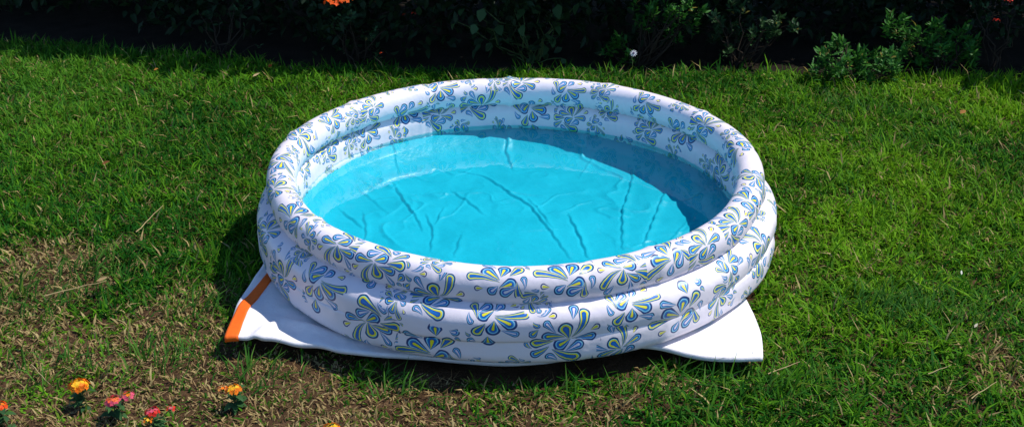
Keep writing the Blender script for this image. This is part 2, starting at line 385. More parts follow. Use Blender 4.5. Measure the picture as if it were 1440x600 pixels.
for i, (Rr, zc, a, b) in enumerate(RINGS):
    th = np.linspace(0, 2*math.pi, NTH, endpoint=False); pL = PROF[i][4]; ph = np.interp(np.linspace(0, pL[-1], NPH, endpoint=False), pL, PROF[i][0]); ph_next = np.append(ph[1:], 270.)
    T, Pp = np.meshgrid(th, ph, indexing='ij'); pr = np.radians(Pp)
    wob = .004*np.sin(3*T+i*1.3)+.0025*np.sin(7*T+i*2.1)+.003*(fbm(T*4/math.pi*2, pr*0+i*5, 3, 2)-.5)
    kk = np.zeros_like(T)
    for (ka, kw, kh) in kinks:
        d = (T-ka-i*.13*0+math.pi) % (2*math.pi)-math.pi
        kk += 1.6*kh*(np.exp(-np.abs(d)/kw)-.25*np.exp(-(d/(kw*4))**2))*(1 if i == 0 else .5)
    wrk = np.zeros_like(T)                                  # short cross wrinkles where the tube bends
    wrk += .0026*np.sin(T*150+3*np.sin(T*5))*np.clip(-np.cos(pr-.6), 0, 1)**2*smooth01(fbm(T*6, pr*0, 9, 2), .5, .8)
    ra = a+kk+wrk; rb = b+kk*.9+wrk
    # superellipse flattening where neighbouring tubes press on one another
    ca = np.interp(Pp, PROF[i][0], PROF[i][1]); sa = np.interp(Pp, PROF[i][0], PROF[i][2])
    rr = Rr+wob+np.where(ca > 0, ra, ra-a+INNER[i])*ca; z = zc+rb*sa + (.003*np.sin(2*T+1)+.007*np.sin(T) if i == 0 else (.003*np.sin(T) if i == 1 else 0))
    if i: rr = rr-np.where(ca > 0, .005*np.clip(np.cos(T+.5), 0, 1)*np.exp(-((z-.0835)/.011)**2), 0)
    for zj in JOINTS:                                       # puckers along the welds
        amp = smooth01(fbm(T*7, T*0+zj*40, 33, 2), .35, .75)
        rr = rr+(.0024 if zj > .1 else .0014)*np.sign(ca)*amp*np.sin(T*88+4*np.sin(T*9)+zj*60)*np.exp(-((z-zj)/.016)**2)
    V = np.stack([rr*np.cos(T), rr*np.sin(T), z], -1).reshape(-1, 3)
    idx = np.arange(NTH*NPH).reshape(NTH, NPH); i2 = np.roll(idx, -1, 0); j2 = np.roll(idx, -1, 1); ij2 = np.roll(i2, -1, 1)
    Fq = np.stack([idx, i2, ij2, j2], -1).reshape(-1, 4)
    ob = mesh_obj('inflatable_ring', V, Fq, M_print, pool)
    me = ob.data
    # motif coordinates of each face corner relative to the nearest motif
    dth = 2*math.pi/NTH; Pn_ = np.broadcast_to(ph_next[None, :], Pp.shape)
    Tc = (T+dth/2).ravel(); Pc = ((Pp+Pn_)/2).ravel()
    sc = Tc*SREF; vc = v_of(i, Pc)
    ds = sc[:, None]-MO[None, :, 0]; ds = (ds+CIRC/2) % CIRC-CIRC/2
    dd = np.hypot(ds, vc[:, None]-MO[None, :, 1])/MO[None, :, 4]
    best = dd.argmin(1)
    uv = np.zeros((NTH*NPH, 4, 2), dtype=np.float32)
    for c, (dt_, dp_) in enumerate(((0, 0), (1, 0), (1, 1), (0, 1))):
        s_ = (T+dt_*dth).ravel()*SREF; p_ = (Pn_ if dp_ else Pp).ravel()
        # keep the side of the face centre so that the chart stays continuous
        side = np.where(Pc > 90, 1, -1)
        p_ = np.where((side > 0), np.maximum(p_, 90.0001), np.minimum(p_, 90.0))
        vv = v_of(i, p_)
        mx = MO[best]
        lx = (s_-mx[:, 0]+CIRC/2) % CIRC-CIRC/2; ly = -(vv-mx[:, 1])
        cs, sn = np.cos(mx[:, 3]), np.sin(mx[:, 3])
        uv[:, c, 0] = (lx*cs+ly*sn)/mx[:, 4]; uv[:, c, 1] = (-lx*sn+ly*cs)/mx[:, 4]
    ul = me.uv_layers.new(name='motif'); ul.data.foreach_set('uv', uv.ravel())
    at_ = me.attributes.new('motif_kind', 'FLOAT', 'FACE'); at_.data.foreach_set('value', MO[best, 2].astype(np.float32))

# -- the blue vinyl floor with its folds
FLOOR_Z = .030; ZW = .094
NF = 480; g = np.linspace(-.69, .69, NF); X, Y = np.meshgrid(g, g, indexing='ij')
rad = np.hypot(X, Y)
Z = FLOOR_Z + .006*(fbm(X*3, Y*3, 21, 2)-.5) + .005*(fbm(X*9+Y*4, Y*10, 22, 3)-.5) + .054*smooth01(rad, .53, .672)
rdg = 1-np.abs(2*fbm(X*5+3*Y, Y*6-X, 25, 2)-1); Z += .006*np.clip((rdg-.86)/.14, 0, 1)**1.5*smooth01(vnoise(X*4, Y*4, 28), .35, .7)
rdg = 1-np.abs(2*fbm(X*11-5*Y, Y*9+4*X, 26, 2)-1); Z += .004*np.clip((rdg-.84)/.16, 0, 1)**1.5*smooth01(vnoise(X*5, Y*5, 29), .4, .75)
folds = [([(640, 240), (680, 248), (705, 262), (713, 270), (745, 288), (775, 325), (803, 364)], .008, .006),
         ([(742, 278), (762, 300), (778, 322)], .007, .006), ([(555, 262), (570, 285), (592, 315), (594, 324)], .008, .006),
         ([(636, 270), (660, 285), (682, 302)], .006, .006), ([(600, 303), (610, 325), (606, 352)], .007, .006), ([(624, 292), (612, 318)], .005, .005),
         ([(800, 302), (815, 330), (827, 362)], .009, .006), ([(893, 238), (885, 270), (876, 297), (876, 350)], .009, .0065),
         ([(936, 270), (920, 310), (906, 345)], .010, .007), ([(478, 296), (512, 322)], .006, .006), ([(511, 300), (517, 328), (509, 345)], .006, .006),
         ([(716, 196), (713, 215), (722, 238)], .008, .007), ([(553, 215), (562, 245)], .004, .006), ([(840, 215), (815, 250)], .003, .006),
         ([(650, 330), (640, 360)], .005, .007), ([(700, 270), (770, 275)], .004, .007), ([(730, 325), (790, 322)], .003, .007), ([(500, 262), (545, 300)], .0035, .006)]
# every fold is a lapped crease: the sheet rises slowly on one side and drops steeply on the shaded side
for pts, hgt, wid in folds:
    hgt *= .72; wid *= .9
    w = [at(x, y, BASE+FLOOR_Z) for x, y in pts]
    q = []
    for a_, b_ in zip(w[:-1], w[1:]):
        n_ = max(2, int((b_-a_).length/.012))
        for k in range(n_):
            s_ = a_.lerp(b_, k/n_); q.append((s_.x+.002*math.sin(k*.7+len(q)*.45), s_.y))
    q.append((w[-1].x, w[-1].y)); q = np.array(q)
    best = np.full(X.shape, 9.); sd_ = np.zeros(X.shape); al = np.zeros(X.shape)
    for k in range(len(q)-1):
        a_, b_ = q[k], q[k+1]; d = b_-a_; L = np.hypot(*d)+1e-9
        tt = np.clip(((X-a_[0])*d[0]+(Y-a_[1])*d[1])/L**2, 0, 1)
        ddx = X-a_[0]-tt*d[0]; ddy = Y-a_[1]-tt*d[1]; dist = np.hypot(ddx, ddy)
        m = dist < best; best = np.where(m, dist, best); sd_ = np.where(m, np.sign(d[0]*ddy-d[1]*ddx), sd_); al = np.where(m, (k+tt)/(len(q)-1), al)
    env = np.sin(np.pi*np.clip(al*.92+.04, 0, 1))**.6
    right = sd_ > 0
    prof = np.where(right, np.exp(-(best/(wid*2.0))**2), np.exp(-(best/(wid*.72))**2))
    trough = np.where(~right, np.exp(-((best-wid*1.1)/(wid*.8))**2), 0)
    Z += hgt*env*(prof-.45*trough)
keep = rad < .688
idx = np.arange(NF*NF).reshape(NF, NF)
fq = np.stack([idx[:-1, :-1], idx[1:, :-1], idx[1:, 1:], idx[:-1, 1:]], -1).reshape(-1, 4)
fq = fq[keep.ravel()[fq].all(1)]
used = np.unique(fq); remap = np.zeros(NF*NF, int); remap[used] = np.arange(len(used))
t = NT('blue_vinyl'); nz = t.noise(7, 4, .55, t.obj())
t.link(t.ramp(nz, [(.3, (.008, .40, .52)), (.7, (.014, .475, .61))]), t.bsdf.inputs['Base Color'])
t.bsdf.inputs['Roughness'].default_value = .4; t.bsdf.inputs['Specular IOR Level'].default_value = .3
t.link(t.bump(t.noise(26, 4, .6, t.obj()), .35, .012), t.bsdf.inputs['Normal'])
tag(mesh_obj('pool_floor', np.stack([X, Y, Z], -1).reshape(-1, 3)[used], remap[fq], t.m, pool), 'wrinkled turquoise vinyl floor of the pool')

# -- the water
nr, na = 60, 160
rr = np.linspace(0, .680, nr+1)[1:]; aa = np.linspace(0, 2*math.pi, na, endpoint=False)
Rg, Ag = np.meshgrid(rr, aa, indexing='ij'); xs, ys = Rg*np.cos(Ag), Rg*np.sin(Ag)
zs = .0012*(fbm(xs*9, ys*9, 31, 2)-.5)
V = np.concatenate([[[0, 0, 0]], np.stack([xs, ys, zs], -1).reshape(-1, 3)])
i0 = 1+np.arange(nr*na).reshape(nr, na); i1 = np.roll(i0, -1, 1)
fq = np.stack([i0[:-1], i0[1:], i1[1:], i1[:-1]], -1).reshape(-1, 4)
ft = np.stack([np.zeros(na, int), i0[0], i1[0]], -1)
t = NT('pool_water_surface'); t.t.nodes.remove(t.bsdf)
bmp = t.bump(t.math('ADD', t.noise(11, 2, .5, t.obj()), t.math('MULTIPLY', t.noise(45, 2, .5, t.obj()), .25)), .032, .010)
fr = t.n('ShaderNodeFresnel'); fr.inputs['IOR'].default_value = 1.48; t.link(bmp, fr.inputs['Normal'])
tr = t.n('ShaderNodeBsdfTransparent'); tr.inputs['Color'].default_value = (.84, .97, .99, 1)
gl = t.n('ShaderNodeBsdfGlossy'); gl.inputs['Roughness'].default_value = .015; t.link(bmp, gl.inputs['Normal'])
mx = t.n('ShaderNodeMixShader'); t.link(fr.outputs[0], mx.inputs[0]); t.link(tr.outputs[0], mx.inputs[1]); t.link(gl.outputs[0], mx.inputs[2])
t.link(mx.outputs[0], t.out.inputs['Surface'])
water = mesh_obj('pool_water', V, [fq, ft], t.m); water.location = (0, 0, BASE+ZW)
tag(water, 'clear shallow water filling the inflatable pool', 'water')

# ------------------------------------------------------------------ lawn
def bed_edge(x):
    """where the lawn ends and the planted bed begins"""
    x = np.asarray(x, float)
    return 1.615 + .075*smooth01(x, .6, -.6) + .42*smooth01(x, -.7, -2.6) - .06*smooth01(x, .9, 2.4) + .03*np.sin(x*3.1)+.02*np.sin(x*7.7)
poly = np.array([mat_xy(np.array(u), np.array(v)) for u, v in [(0, 0), (.1, 0), (.2, 0), (.3, 0), (.4, 0), (.45, 0), (.5, 0), (.6, 0), (.7, 0), (.8, 0), (.9, 0), (1, 0), (1, .25), (1, .5), (1, 1), (0, 1), (0, .5), (0, .25)]], float)
def in_mat(x, y):
    ins = np.zeros(x.shape, bool); n = len(poly)
    for k in range(n):
        x1, y1 = poly[k]; x2, y2 = poly[(k+1) % n]
        c_ = ((y1 > y) != (y2 > y)) & (x < (x2-x1)*(y-y1)/(y2-y1+1e-12)+x1); ins ^= c_
    return ins
DRY_SPOTS = [(10, 370, .16, .22), (90, 395, .12, .16), (170, 470, .10, .22), (110, 345, .08, .15), (60, 500, .12, .18), (250, 540, .13, .2), (330, 520, .10, .2), (420, 570, .16, .22),
             (540, 570, .14, .2), (620, 545, .09, .22), (700, 590, .12, .14), (250, 430, .09, .16), (190, 340, .07, .14), (1180, 320, .10, .1), (1370, 300, .08, .1), (1130, 510, .10, .14),
             (1320, 570, .10, .14), (1390, 525, .08, .14), (1190, 590, .10, .16), (870, 570, .10, .12), (360, 215, .08, .14), (1350, 160, .05, .16), (1040, 118, .05, .2), (1290, 128, .06, .16), (340, 110, .06, .1)]
def dry_field(x, y):
    """0 = lush, 1 = bare and straw-coloured"""
    base = fbm(x*2.1, y*2.1, 41, 3)
    spot = 0
    for (px, py, rd, am) in DRY_SPOTS:
        c_ = at(px, py, .01); spot = spot+1.25*am*np.exp(-((x-c_.x)**2+((y-c_.y)*.8)**2)/rd**2)
    fine = fbm(x*7, y*7, 47, 2)
    w = .36*smooth01(y, .35, -.75)*(.35+.65*smooth01(x, .9, -.6)) + .16*smooth01(x, -.9, -1.7)*smooth01(y, .7, -.2)
    return np.clip((base*.46+fine*.54-.70+w*.74+spot)*4.0, 0, 1)
def lawn_points(n):
    y = rng.uniform(-1.35, 2.15, n); x = rng.uniform(-1, 1, n)*(1.55+.47*(y+1.35)+.15)
    keepw = rng.random(n) < (1.55+.47*(y+1.35))/3.2
    x, y = x[keepw], y[keepw]
    m = (y < bed_edge(x)+rng.normal(0, .03, len(x))) & ~(in_mat(x, y-.05) & in_mat(x-.05, y) & in_mat(x+.05, y)) & (np.hypot(x, y) > .73)
    return x[m], y[m]
def blades(x, y, h, w, az, lean, curl, cb, ct):
    n = len(x); z = soil_height(x, y)-.002
    d = np.stack([np.cos(az), np.sin(az)], -1); pnorm = np.stack([-d[:, 1], d[:, 0]], -1)
    tw = rng.normal(0, .5, n); side = np.stack([pnorm[:, 0]*np.cos(tw)-pnorm[:, 1]*np.sin(tw), pnorm[:, 0]*np.sin(tw)+pnorm[:, 1]*np.cos(tw)], -1)
    l2 = lean+curl
    mid_r, mid_z = .5*h*np.sin(lean), .5*h*np.cos(lean)
    tip_r, tip_z = mid_r+.5*h*np.sin(l2), np.maximum(mid_z+.5*h*np.cos(l2), .004)
    V = np.zeros((n, 5, 3), dtype=np.float32)
    V[:, 0, :2] = np.stack([x, y], -1)-side*w[:, None]*.4; V[:, 1, :2] = np.stack([x, y], -1)+side*w[:, None]*.4
    c2 = np.stack([x, y], -1)+d*mid_r[:, None]
    V[:, 2, :2] = c2-side*w[:, None]*.5; V[:, 3, :2] = c2+side*w[:, None]*.5
    V[:, 4, :2] = np.stack([x, y], -1)+d*tip_r[:, None]
    V[:, :2, 2] = z[:, None]; V[:, 2:4, 2] = (z+mid_z)[:, None]; V[:, 4, 2] = z+tip_z
    C = np.zeros((n, 5, 3), dtype=np.float32); C[:, :2] = cb[:, None]; C[:, 2:4] = ((cb+ct)/2)[:, None]; C[:, 4] = ct
    b0 = np.arange(n)*5
    q = np.stack([b0, b0+1, b0+3, b0+2], -1); tr_ = np.stack([b0+2, b0+3, b0+4], -1)
    return V.reshape(-1, 3), q, tr_, C.reshape(-1, 3)
def join(parts):
    o = 0; Vs, Q, T_, Cs = [], [], [], []
    for V, q, tr_, C in parts: Vs.append(V); Q.append(q+o); T_.append(tr_+o); Cs.append(C); o += len(V)
    return np.concatenate(Vs), [np.concatenate(Q), np.concatenate(T_)], np.concatenate(Cs)
def lerp(a, b, t): return np.asarray(a)[None, :]*(1-t[:, None])+np.asarray(b)[None, :]*t[:, None]
parts = []
x, y = lawn_points(560000)
# blades lean together in small tufts
dry = dry_field(x, y)
k = rng.random(len(x)) < (1-.34*dry)*(.75+.25*smooth01(fbm(x*22, y*22, 61, 2), .35, .6)); x, y, dry = x[k], y[k], dry[k]
n = len(x)
tone = fbm(x*1.6, y*1.6, 51, 3); tuft = fbm(x*16, y*16, 57, 2)
az = 2*math.pi*vnoise(x*26, y*26, 71)*2 + rng.normal(0, .9, n)
h = rng.gamma(7, 1/7., n)*.039*(.40+1.2*tuft)*(1-.35*dry); h *= 1-.35*smooth01(y, -.2, -.75)*smooth01(x, .8, -.4)
near_mat = np.hypot(x-np.clip(x, -.72, .62), y-np.clip(y, -.70, .6)); h *= .7+.3*smooth01(near_mat, .0, .05)
h = np.where(in_mat(x, y), np.minimum(h, .018), h)
w = rng.uniform(.0034, .0066, n)
lean = rng.uniform(.25, 1.25, n); curl = rng.uniform(.0, 1.1, n)
mixv = np.clip(rng.normal(.42, .34, n)+(tone-.5)*1.8+(tuft-.5)*.7, 0, 1)
lush = lerp((.010, .108, .006), (.135, .355, .010), mixv)
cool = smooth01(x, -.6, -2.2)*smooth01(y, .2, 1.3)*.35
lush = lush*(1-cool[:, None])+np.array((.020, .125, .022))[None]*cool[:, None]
warm_right = smooth01(x, -.1, 1.3)*.45*smooth01(tone, .35, .6)  # grass gets yellower and brighter towards the right
lush = lush*(1-warm_right[:, None])+lush*np.array((1.7, 1.25, .9))[None]*warm_right[:, None]
straw = lerp((.30, .20, .08), (.58, .45, .20), rng.random(n))
isdry = rng.random(n) < (.045+.50*dry)
olive = rng.random(n) < .10+.30*dry
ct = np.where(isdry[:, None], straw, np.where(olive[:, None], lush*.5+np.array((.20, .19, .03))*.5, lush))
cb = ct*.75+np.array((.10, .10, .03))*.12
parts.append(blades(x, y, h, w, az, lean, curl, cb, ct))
# long lush tufts
tx, ty = [], []
for (px, py, cnt, rd) in [(1290, 440, 260, .10), (1240, 430, 120, .08), (690, 530, 70, .05), (40, 420, 120, .09), (140, 380, 90, .07), (1180, 150, 120, .12), (560, 540, 60, .05), (290, 430, 90, .07),
                          (860, 520, 90, .08), (960, 540, 90, .09), (780, 540, 60, .06), (1100, 560, 80, .1), (350, 530, 50, .06), (230, 500, 80, .08), (60, 520, 90, .1)]:
    c_ = at(px, py, .01); tx.append(rng.normal(c_.x, rd, cnt)); ty.append(rng.normal(c_.y, rd*.7, cnt))
x = np.concatenate(tx); y = np.concatenate(ty); m = ~in_mat(x, y) & (np.hypot(x, y) > .78); x, y = x[m], y[m]; n = len(x)
ct = lerp((.03, .14, .015), (.10, .24, .03), rng.random(n))
parts.append(blades(x, y, rng.uniform(.06, .10, n), rng.uniform(.003, .005, n), rng.normal(.3, 1.2, n), rng.uniform(.3, 1.0, n), rng.uniform(.2, .9, n), ct*.8, ct))
V, Fs, C = join(parts)
tag(mesh_obj('lawn_grass', V, Fs, M_grass, None, True, C), 'short green lawn grass with dry yellow patches around the pool', 'grass', kind='stuff')
# dead thatch lying in the bare patches
x, y = lawn_points(200000); dry = dry_field(x, y)
k = rng.random(len(x)) < .04+.55*smooth01(dry, .1, .9); k &= ~in_mat(x, y); x, y, dry = x[k], y[k], dry[k]; n = len(x)
ct = lerp((.11, .060, .026), (.46, .31, .14), rng.random(n)**1.3)
V, q, tr_, C = blades(x, y, rng.uniform(.010, .036, n), rng.uniform(.0014, .0030, n), rng.uniform(0, 6.28, n), rng.uniform(.7, 1.5, n), rng.uniform(-.1, .3, n), ct*.85, ct)
V[:, 2] += rng.uniform(.001, .012, n).repeat(5)
tag(mesh_obj('dry_thatch', V, [q, tr_], M_straw, None, True, C), 'dead straw and thatch lying in bare patches of lawn', 'straw', kind='stuff')

# ------------------------------------------------------------------ planted bed behind the lawn
def leaf_mesh(Pn, D, N, L, W, C, fold=.18, droop=.25):
    """every leaf: 7 vertices, 6 triangles-worth of faces; Pn base points, D direction, N normal"""
    n = len(Pn); D = D/np.linalg.norm(D, axis=1, keepdims=True)
    S_ = np.cross(D, N); S_ /= np.linalg.norm(S_, axis=1, keepdims=True)+1e-9; U = np.cross(S_, D)
    V = np.zeros((n, 7, 3), dtype=np.float32); L = L[:, None]; W = W[:, None]
    V[:, 0] = Pn
    V[:, 1] = Pn+D*L*.36-S_*W*.5+U*W*fold; V[:, 2] = Pn+D*L*.36+S_*W*.5+U*W*fold
    V[:, 3] = Pn+D*L*.72-S_*W*.36+U*(W*fold*.7-L*droop*.25); V[:, 4] = Pn+D*L*.72+S_*W*.36+U*(W*fold*.7-L*droop*.25)
    V[:, 5] = Pn+D*L-U*L*droop*.6; V[:, 6] = Pn+D*L*.55-U*L*droop*.1
    b = np.arange(n)*7
    T_ = np.concatenate([np.stack([b, b+6, b+1], -1), np.stack([b, b+2, b+6], -1), np.stack([b+1, b+6, b+3], -1), np.stack([b+2, b+4, b+6], -1),
                         np.stack([b+3, b+6, b+5], -1), np.stack([b+4, b+5, b+6], -1)])
    return V.reshape(-1, 3), T_, np.repeat(C, 7, 0)
def tube(points, radii, seg=6):
    P = [Vector(p) for p in points]; V = []; Fc = []
    for k, p in enumerate(P):
        d = (P[min(k+1, len(P)-1)]-P[max(k-1, 0)]).normalized()
        s_ = d.orthogonal().normalized(); u_ = d.cross(s_)
        for j in range(seg):
            a_ = 2*math.pi*j/seg; V.append(p+(s_*math.cos(a_)+u_*math.sin(a_))*radii[k])
    for k in range(len(P)-1):
        for j in range(seg):
            Fc.append((k*seg+j, k*seg+(j+1) % seg, (k+1)*seg+(j+1) % seg, (k+1)*seg+j))
    return V, Fc
def tubes(lst, seg=5):
    V, Fc = [], []
    for pts, rad_ in lst:
        v, f_ = tube(pts, rad_, seg); o = len(V); V += v; Fc += [tuple(i+o for i in ff) for ff in f_]
    return np.array([tuple(v) for v in V]), Fc
def curve(a_, b_, n_=5, wob=.03, sag=0):
    a_, b_ = Vector(a_), Vector(b_); L = (b_-a_).length; out = []
    for k in range(n_+1):
        f_ = k/n_; p_ = a_.lerp(b_, f_)
        if 0 < k < n_: p_ += Vector((random.gauss(0, wob*L), random.gauss(0, wob*L), random.gauss(0, wob*L)))
        p_.z -= sag*L*math.sin(f_*math.pi); out.append(p_)
    return out
def rand_dirs(n): 
    v = rng.normal(0, 1, (n, 3)); return v/np.linalg.norm(v, axis=1, keepdims=True)

# tall hedge shrubs: a trunk with limbs, and an overhanging dense crown that keeps the bed in shade
hedge = [(-2.95, 3.05, .80, 'leftmost tall dark hedge shrub behind the lawn, in black shade'),
         (-2.05, 2.86, .80, 'second tall dark hedge shrub from the left, in black shade'),
         (-1.20, 2.50, .80, 'third tall dark hedge shrub from the left, above the twiggy plant'),
         (-0.35, 2.25, .82, 'fourth tall dark hedge shrub from the left, behind the pool'),
         (0.50, 2.26, .82, 'fifth tall dark hedge shrub from the left, behind the broad leaves'),
         (1.35, 2.42, .82, 'sixth tall dark hedge shrub from the left, behind the low bushes'),
         (2.20, 2.44, .84, 'second tall dark hedge shrub from the right, in black shade'),
         (3.2, 1.95, .90, 'rightmost tall dark hedge shrub, shading the corner of the lawn')]
for (hx, hy, hr, lab) in hedge:
    root = empty('hedge_shrub', (hx, hy, 0), lab, 'shrub', 'tall shrubs of the dark hedge')
    limbs = [(curve((0, 0, -.03), (random.uniform(-.1, .1), 0, .55), 4, .04), [.045, .04, .036, .03, .026])]
    for k in range(9):
        a_ = k*2.4; limbs.append((curve((0, 0, random.uniform(.15, .5)), (math.cos(a_)*hr*.6, math.sin(a_)*hr*.5, random.uniform(.5, 1.5)), 5, .05), [.024, .02, .016, .012, .008, .005]))
    V, Fc = tubes(limbs, 6); mesh_obj('trunk', V, Fc, M_bark, root)
    n = 9500
    d = rand_dirs(n); rr = rng.random(n)**.45
    Pn = d*rr[:, None]*np.array((hr*.82, hr*.74, .72))+np.array((0, .05, 1.08))
    low = rng.random(n) < .50                                     # leaves hanging down to the ground at the back
    Pn[low, 2] = rng.uniform(.05, .6, low.sum()); Pn[low, 0] = rng.uniform(-hr*.7, hr*.7, low.sum()); Pn[low, 1] = rng.uniform(-.52, 1.0, low.sum())
    Pn[:, 2] = np.maximum(Pn[:, 2], .06)
    lump = vnoise(Pn[:, 0]*5+hx, Pn[:, 2]*5, 3)
    D = d+rng.normal(0, .5, (n, 3)); N = np.tile((0, 0, 1.), (n, 1))+rng.normal(0, .5, (n, 3))
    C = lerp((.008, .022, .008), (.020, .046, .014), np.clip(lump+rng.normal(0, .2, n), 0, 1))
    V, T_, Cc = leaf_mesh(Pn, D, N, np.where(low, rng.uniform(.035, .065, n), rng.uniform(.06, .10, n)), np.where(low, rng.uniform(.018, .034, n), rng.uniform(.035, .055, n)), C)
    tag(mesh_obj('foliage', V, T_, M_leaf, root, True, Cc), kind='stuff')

def low_shrub(name, label, base, spots, leafL, leafW, cols, per, spread, upright=.8, group=None, stems=True):
    """a low plant: stems run from the base to every twig end, each twig end carries a rosette of leaves"""
    root = empty(name, base, label, 'shrub', group); B = Vector(base); st = []
    Ps, Ds, Ns = [], [], []
    for sp in spots:
        e = Vector(sp)-B
        st.append((curve((random.gauss(0, .012), random.gauss(0, .012), -.02), e, 5, .05), [.0045, .004, .0034, .0028, .002, .0012]))
        k = per
        ax = Vector((random.gauss(0, .35), random.gauss(0, .35)-.15, upright)).normalized()
        tt = rng.random(k); a_ = rng.uniform(0, 6.28, k)
        o = np.array(e)[None]-np.array(ax)[None]*(tt*spread)[:, None]+rng.normal(0, spread*.16, (k, 3))
        out = np.stack([np.cos(a_), np.sin(a_), np.zeros(k)], -1)
        Dd = out*(.35+.75*tt)[:, None]+np.array(ax)[None]*(.9-.5*tt)[:, None]+rng.normal(0, .15, (k, 3))
        Ps.append(o); Ds.append(Dd); Ns.append(np.array(ax)[None]-out*.4+rng.normal(0, .2, (k, 3)))
    Pn, D, N = map(np.concatenate, (Ps, Ds, Ns)); n = len(Pn)
    Pn[:, 2] = np.maximum(Pn[:, 2], .012)
    if stems: V, Fc = tubes(st, 5); mesh_obj('stem', V, Fc, M_bark, root)
    C = lerp(cols[0], cols[1], rng.random(n)); yel = rng.random(n) < .025; C[yel] = (.30, .24, .05)
    V, T_, Cc = leaf_mesh(Pn, D, N, rng.uniform(.7, 1.2, n)*leafL, rng.uniform(.7, 1.2, n)*leafW, C)
    tag(mesh_obj('foliage', V, T_, M_leaf, root, True, Cc), kind='stuff')
    return root
def spots_px(lst, Y, jit=.0, n=1, sp=8):
    out = []
    for (px, py) in lst:
        for _ in range(n):
            out.append(aty(px+random.gauss(0, sp), py+random.gauss(0, sp*.7), Y+random.gauss(0, .05)))
    return [Vector((o.x, o.y, max(o.z, .03))) for o in out]
G1 = ((.020, .105, .016), (.065, .215, .026)); G2 = ((.020, .060, .020), (.045, .105, .035))
b = at(1205, 116, 0); b.z = 0
low_shrub('low_bush', 'bright green low bush with upright leaves at the lawn edge, nearest the pool', b,
          spots_px([(1160, 70), (1180, 60), (1190, 85), (1160, 95), (1205, 95), (1215, 75), (1230, 85), (1245, 70), (1250, 95), (1180, 105), (1225, 105)], b.y+.02, n=3, sp=7), .036, .012, G1, 30, .055)
b = at(1330, 110, 0); b.z = 0; b.y += .10
low_shrub('low_bush', 'wide green low bush with a small white flower, right of the upright bush', b,
          spots_px([(1275, 62), (1300, 55), (1320, 40), (1335, 60), (1350, 45), (1362, 62), (1310, 75), (1340, 80), (1370, 85), (1290, 80), (1265, 25), (1272, 48)], b.y, n=3, sp=8), .036, .012, G1, 30, .055)
b = at(1045, 104, 0); b.z = 0; b.y += .12
low_shrub('loose_shrub', 'loose dark shrub with bare stem left of the low bushes', b,
          spots_px([(1010, 22), (1035, 14), (1040, 35), (1060, 42), (1085, 38), (1100, 22), (1108, 35), (1030, 65), (1012, 45), (1075, 30), (1092, 48)], b.y, n=2, sp=6), .030, .013, G2, 18, .045)
b = at(900, 104, 0); b.z = 0; b.y += .12
low_shrub('loose_shrub', 'leafy shrub behind the white daisy, above the pool rim', b,
          spots_px([(860, 58), (870, 50), (895, 30), (920, 18), (940, 12), (960, 14), (975, 32), (950, 45), (930, 8), (880, 75), (862, 68), (945, 25), (968, 5), (905, 5), (985, 10)], b.y, n=2, sp=6), .032, .013, G1, 18, .05)
# plant with broad leaves: every leaf is a part of its own
b = at(745, 100, 0); b.z = 0; b.y += .16
root = empty('broad_leaf_plant', b, 'broad leaved dark plant behind the back rim of the pool', 'plant')
bl_V, bl_T, bl_C = leaf_mesh(np.zeros((1, 3)), np.array(((1., 0, 0),)), np.array(((0, 0, 1.),)), np.array((1.,)), np.array((.78,)), np.array(((.045, .10, .032),)), .12, .35)
leaf0 = None; st = []
for k, (px, py, s_) in enumerate([(768, 48, .085), (775, 28, .08), (738, 12, .06), (756, 5, .06), (800, 16, .065), (765, 62, .07), (735, 35, .055), (742, 50, .05), (700, 35, .06), (668, 34, .05), (680, 12, .06), (712, 55, .045),
                                  (785, 6, .07), (815, 4, .06), (720, 2, .06), (752, 78, .04), (790, 82, .035), (745, 82, .03), (652, 12, .05), (690, 60, .045), (770, 75, .045), (640, 30, .04)]):
    e = aty(px, py, b.y+random.gauss(0, .05))-b
    if leaf0 is None:
        o = leaf0 = mesh_obj('leaf', bl_V, bl_T, M_leaf, root, True, bl_C)
    else:
        o = leaf0.copy(); COL.objects.link(o); o.parent = root
    o.location = e; o.scale = (s_, s_, s_)
    o.rotation_euler = (random.uniform(-.6, .6), random.uniform(.2, 1.0), random.uniform(-2.6, -.5))
    st.append((curve((random.gauss(0, .02), random.gauss(0, .02), -.02), e, 5, .05), [.004, .0036, .003, .0026, .002, .0015]))
V, Fc = tubes(st, 5); mesh_obj('stem', V, Fc, M_stem, root)
